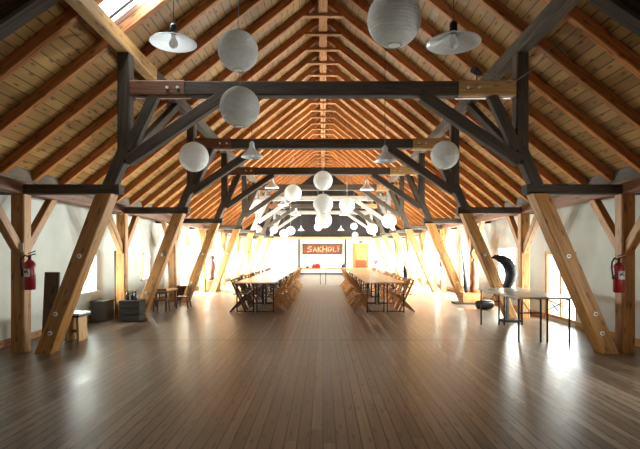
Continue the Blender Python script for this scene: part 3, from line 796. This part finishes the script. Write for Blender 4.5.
# ------------------------------------------------------------------ left side things
e = thing('stool', 'small plank stool with pale top beside the front left strut', 'stool', (-4.34, 8.45, 0))
mb = MB(); mb.box((0, 0, .475), (.31, .42, .03), .006); mb.build('seat', M['seat_white'], e)
mb = MB(); mb.box((0, 0, .44), (.29, .40, .04)); mb.build('apron', M['black'], e)
for s in (-1, 1):
    mb = MB(); mb.beam((s * .1, 0, 0), (s * .085, 0, .42), .05, .3, (0, 1, 0)); mb.build('leg', M['pale'], e)
mb = MB(); mb.box((0, 0, .16), (.15, .06, .05)); mb.build('stretcher', M['new'], e)
e = thing('plank', 'tall dark board standing behind the left fire extinguisher', 'board', (-4.44, 7.78, 0))
mb = MB(); mb.beam((0, .0, 0), (.0, .1, 1.22), .24, .04, (0, 1, 0)); mb.build('board', M['dark_board'], e)
e = thing('crate', 'dark grey wooden crate by the second left strut with bottles on it', 'crate', (-4.28, 10.78, 0))
mb = MB(); mb.box((0, 0, .23), (.50, .40, .42), .004); mb.build('box_core', M['crate'], e)
for z in (.08, .23, .38):
    mb = MB()
    for y in (-.21, .21): mb.box((0, y, z), (.54, .02, .125))
    for x in (-.26, .26): mb.box((x, 0, z), (.02, .40, .125))
    mb.build('slat', M['crate'], e)
mb = MB(); mb.box((0, 0, .457), (.56, .46, .03)); mb.build('lid', M['crate'], e); e.scale = (.84, .84, 1)
def bottle(x, y, z, h, label):
    e = thing('bottle', label, 'bottle', (x, y, z), 0, 'dark bottles on the grey crate')
    mb = MB(); mb.lathe([(.001, 0), (.036, 0), (.038, .01), (.038, h * .55), (.03, h * .68), (.014, h * .78), (.014, h), (.001, h)], 16); mb.build('bottle_body', M['bottle'], e)
    mb = MB(); mb.lathe([(.017, h - .03), (.017, h + .004), (.001, h + .004)], 10); mb.build('cap', M['black'], e)
bottle(-4.38, 10.76, .472, .22, 'dark bottle on the grey crate, leftmost of three')
bottle(-4.29, 10.82, .472, .16, 'shorter dark bottle on the grey crate, middle of three')
bottle(-4.2, 10.74, .472, .2, 'dark bottle on the grey crate, rightmost of three')
e = thing('plank', 'dark tall plank leaning at the wall beside the second left post', 'board', (-4.87, 11.36, 0))
mb = MB(); mb.beam((0, 0, 0), (-.03, .03, 1.58), .05, .16, (0, 1, 0)); mb.build('board', M['dark_board'], e)
e = thing('plank', 'dark tall plank leaning at the wall beside the third left post', 'board', (-4.92, 15.7, 0))
mb = MB(); mb.beam((0, 0, 0), (-.1, .05, 1.5), .16, .1, (0, 1, 0)); mb.build('board', M['dark_board'], e)
e = thing('storage_box', 'low grey painted box against the left wall before the second post', 'box', (-5.0, 10.9, 0))
mb = MB(); mb.box((0, 0, .22), (.28, .5, .42), .01); mb.build('box_body', M['greybox'], e)
mb = MB(); mb.box((0, 0, .445), (.31, .53, .03), .006); mb.build('lid', M['greybox'], e)
# low table with two small dark chairs
e = thing('low_table', 'low wooden children table by the left wall with small chairs', 'table', (-4.45, 13.2, 0))
mb = MB(); mb.box((0, 0, .50), (.66, .9, .035)); mb.build('tabletop', M['new'], e)
mb = MB(); mb.box((0, 0, .455), (.54, .78, .05)); mb.build('apron', M['chair_dark'], e)
for x in (-.27, .27):
    for y in (-.38, .38):
        mb = MB(); mb.beam((x, y, 0), (x, y, .482), .045, .045, (0, 1, 0)); mb.build('leg', M['chair_dark'], e)
def small_chair(label, loc, rz):
    e = thing('small_chair', label, 'chair', loc, rz, 'small dark chairs at the low table')
    for x in (-.14, .14):
        mb = MB(); mb.beam((x * 1.1, .15, 0), (x, .12, .3), .03, .03, (0, 1, 0)); mb.build('leg', M['chair_dark'], e)
        mb = MB(); mb.beam((x * 1.1, -.17, 0), (x, -.13, .3), .03, .03, (0, 1, 0)); mb.build('leg', M['chair_dark'], e)
    mb = MB(); mb.box((0, 0, .31), (.34, .32, .025)); mb.build('seat', M['chair_dark'], e)
    mb = MB()
    for x in (-.14, 0, .14): mb.beam((x, -.14, .31), (x * 1.1, -.19, .58), .022, .022, (0, 1, 0))
    mb.beam((-.18, -.19, .58), (.18, -.19, .58), .025, .06); mb.build('backrest', M['chair_dark'], e)
small_chair('small dark chair in front of the low table by the left wall', (-4.2, 12.5, 0), 0)
small_chair('small dark chair at the aisle side of the low table', (-3.88, 13.35, 0), PI / 2)
e = thing('crate', 'dark wooden crate standing behind the third left strut', 'crate', (-4.55, 15.55, 0))
mb = MB(); mb.box((0, 0, .22), (.36, .4, .44), .006); mb.build('box_body', M['dark_board'], e)
mb = MB(); mb.box((0, 0, .45), (.4, .44, .025)); mb.build('lid', M['dark_board'], e)
# wooden chest with a carved figure
e = thing('chest', 'orange brown wooden chest on the left under a carved sculpture', 'chest', (-4.45, 19.35, 0))
mb = MB(); mb.box((0, 0, .2), (.55, .5, .38), .006); mb.build('chest_body', M['plinth'], e)
mb = MB(); mb.box((0, 0, .405), (.6, .55, .035)); mb.build('lid', M['pale'], e)
e = thing('sculpture', 'brown carved wood sculpture standing on the left wooden chest', 'sculpture', (-4.5, 19.35, .423))
mb = MB(); mb.tube([(0, 0, .002), (0, 0, .12), (-.02, 0, .3), (.03, 0, .48), (.06, 0, .65), (.03, 0, .78), (.05, 0, .9), (.06, 0, .97)], [.13, .1, .12, .15, .1, .06, .1, .05], 14, True, .8, .07); mb.build('carved_body', M['sculpt_red'], e)

# ------------------------------------------------------------------ sculptures on the right
e = thing('plinth', 'orange wooden plinth under two slender carvings on the right', 'plinth', (4.42, 14.45, 0))
mb = MB(); mb.box((0, -.05, .025), (1.0, .5, .05), .004); mb.build('base_slab', M['black'], e)
mb = MB(); mb.box((.02, 0, .19), (.56, .42, .28), .006); mb.build('plinth_block', M['plinth'], e)
e = thing('sculpture', 'slender black spear shaped sculpture on the orange plinth', 'sculpture', (4.235, 14.36, .33))
mb = MB(); mb.tube([(.06, 0, .002), (.06, 0, .15), (.03, 0, .35), (0, 0, .6), (-.03, 0, .85), (-.06, 0, 1.1), (-.09, 0, 1.35)], [.05, .075, .08, .06, .04, .028, .012], 10, True, .7, .06); mb.build('carved_body', M['sculpt_black'], e)
e = thing('sculpture', 'reddish carved figure with a knobbed head on the orange plinth', 'sculpture', (4.545, 14.42, .332))
mb = MB()
mb.tube([(0, 0, 0), (0, 0, .15), (.02, 0, .3), (-.01, 0, .45), (.02, 0, .6), (0, 0, .75), (-.02, 0, .88), (0, 0, .97), (.03, 0, 1.03)], [.12, .13, .1, .13, .11, .09, .075, .045, .05], 12, True, .8, .1)
mb.build('carved_body', M['sculpt_red'], e)
mb = MB(); mb.tube([(.03, 0, 1.0), (-.06, 0, 1.08), (-.09, 0, 1.2), (-.03, 0, 1.32), (.04, 0, 1.36), (.06, 0, 1.27)], [.04, .05, .06, .065, .055, .03], 12, True, .8, .08); mb.build('carved_head', M['sculpt_red'], e)
e = thing('sculpture', 'black crescent shaped sculpture on a slim stand behind the worn tables', 'sculpture', (4.12, 10.72, 0))
mb = MB(); mb.box((.06, 0, .025), (.4, .32, .05), .006); mb.build('base_plate', M['black'], e)
mb = MB(); mb.beam((.0, 0, .05), (.0, 0, .78), .06, .06, (0, 1, 0)); mb.build('stand', M['greybox'], e)
mb = MB(); pts = [(-.36, 0, 1.42), (-.28, 0, 1.44), (-.16, 0, 1.41), (-.03, 0, 1.33), (.06, 0, 1.2), (.09, 0, 1.06), (.05, 0, .9), (-.02, 0, .78), (-.06, 0, .74)]; rad = [.015, .05, .09, .12, .135, .135, .12, .095, .06]
mb.tube(pts, rad, 12, True, .98, .05); mb.build('crescent', M['sculpt_black'], e)
e = thing('log', 'black charred log lying on the floor beside the second right strut', 'log', (4.35, 12.9, 0))
mb = MB(); mb.tube([(-.24, 0, .12), (-.2, 0, .13), (0, .03, .135), (.18, .04, .13), (.24, .04, .12)], [.08, .115, .13, .12, .08], 12, True, 1, .06); mb.build('charred_trunk', M['sculpt_black'], e)

# ------------------------------------------------------------------ world, camera, colour
w = bpy.data.worlds.new('World'); sc.world = w; w.use_nodes = True
bg = w.node_tree.nodes['Background']; bg.inputs['Color'].default_value = (.82, .91, 1, 1); bg.inputs['Strength'].default_value = 2.5
cd = bpy.data.cameras.new('Camera'); cam = bpy.data.objects.new('Camera', cd); col.objects.link(cam)
cam.location = (0, 0, 1.55); cam.rotation_euler = (PI / 2, 0, 0)
cd.sensor_width = 36; cd.sensor_fit = 'HORIZONTAL'; cd.lens = 36 * 480 / 640
cd.shift_x = -3 / 640; cd.shift_y = 27.5 / 640; cd.clip_start = .05; cd.clip_end = 200
sc.camera = cam
sc.view_settings.view_transform = 'Standard'; sc.view_settings.look = 'None'; sc.view_settings.gamma = 1; sc.view_settings.use_curve_mapping = False
sc.view_settings.exposure = 1.38
sc.cycles.use_denoising = True
sc.cycles.max_bounces = 10; sc.cycles.diffuse_bounces = 7; sc.cycles.transparent_max_bounces = 12
sc.cycles.sample_clamp_indirect = 8
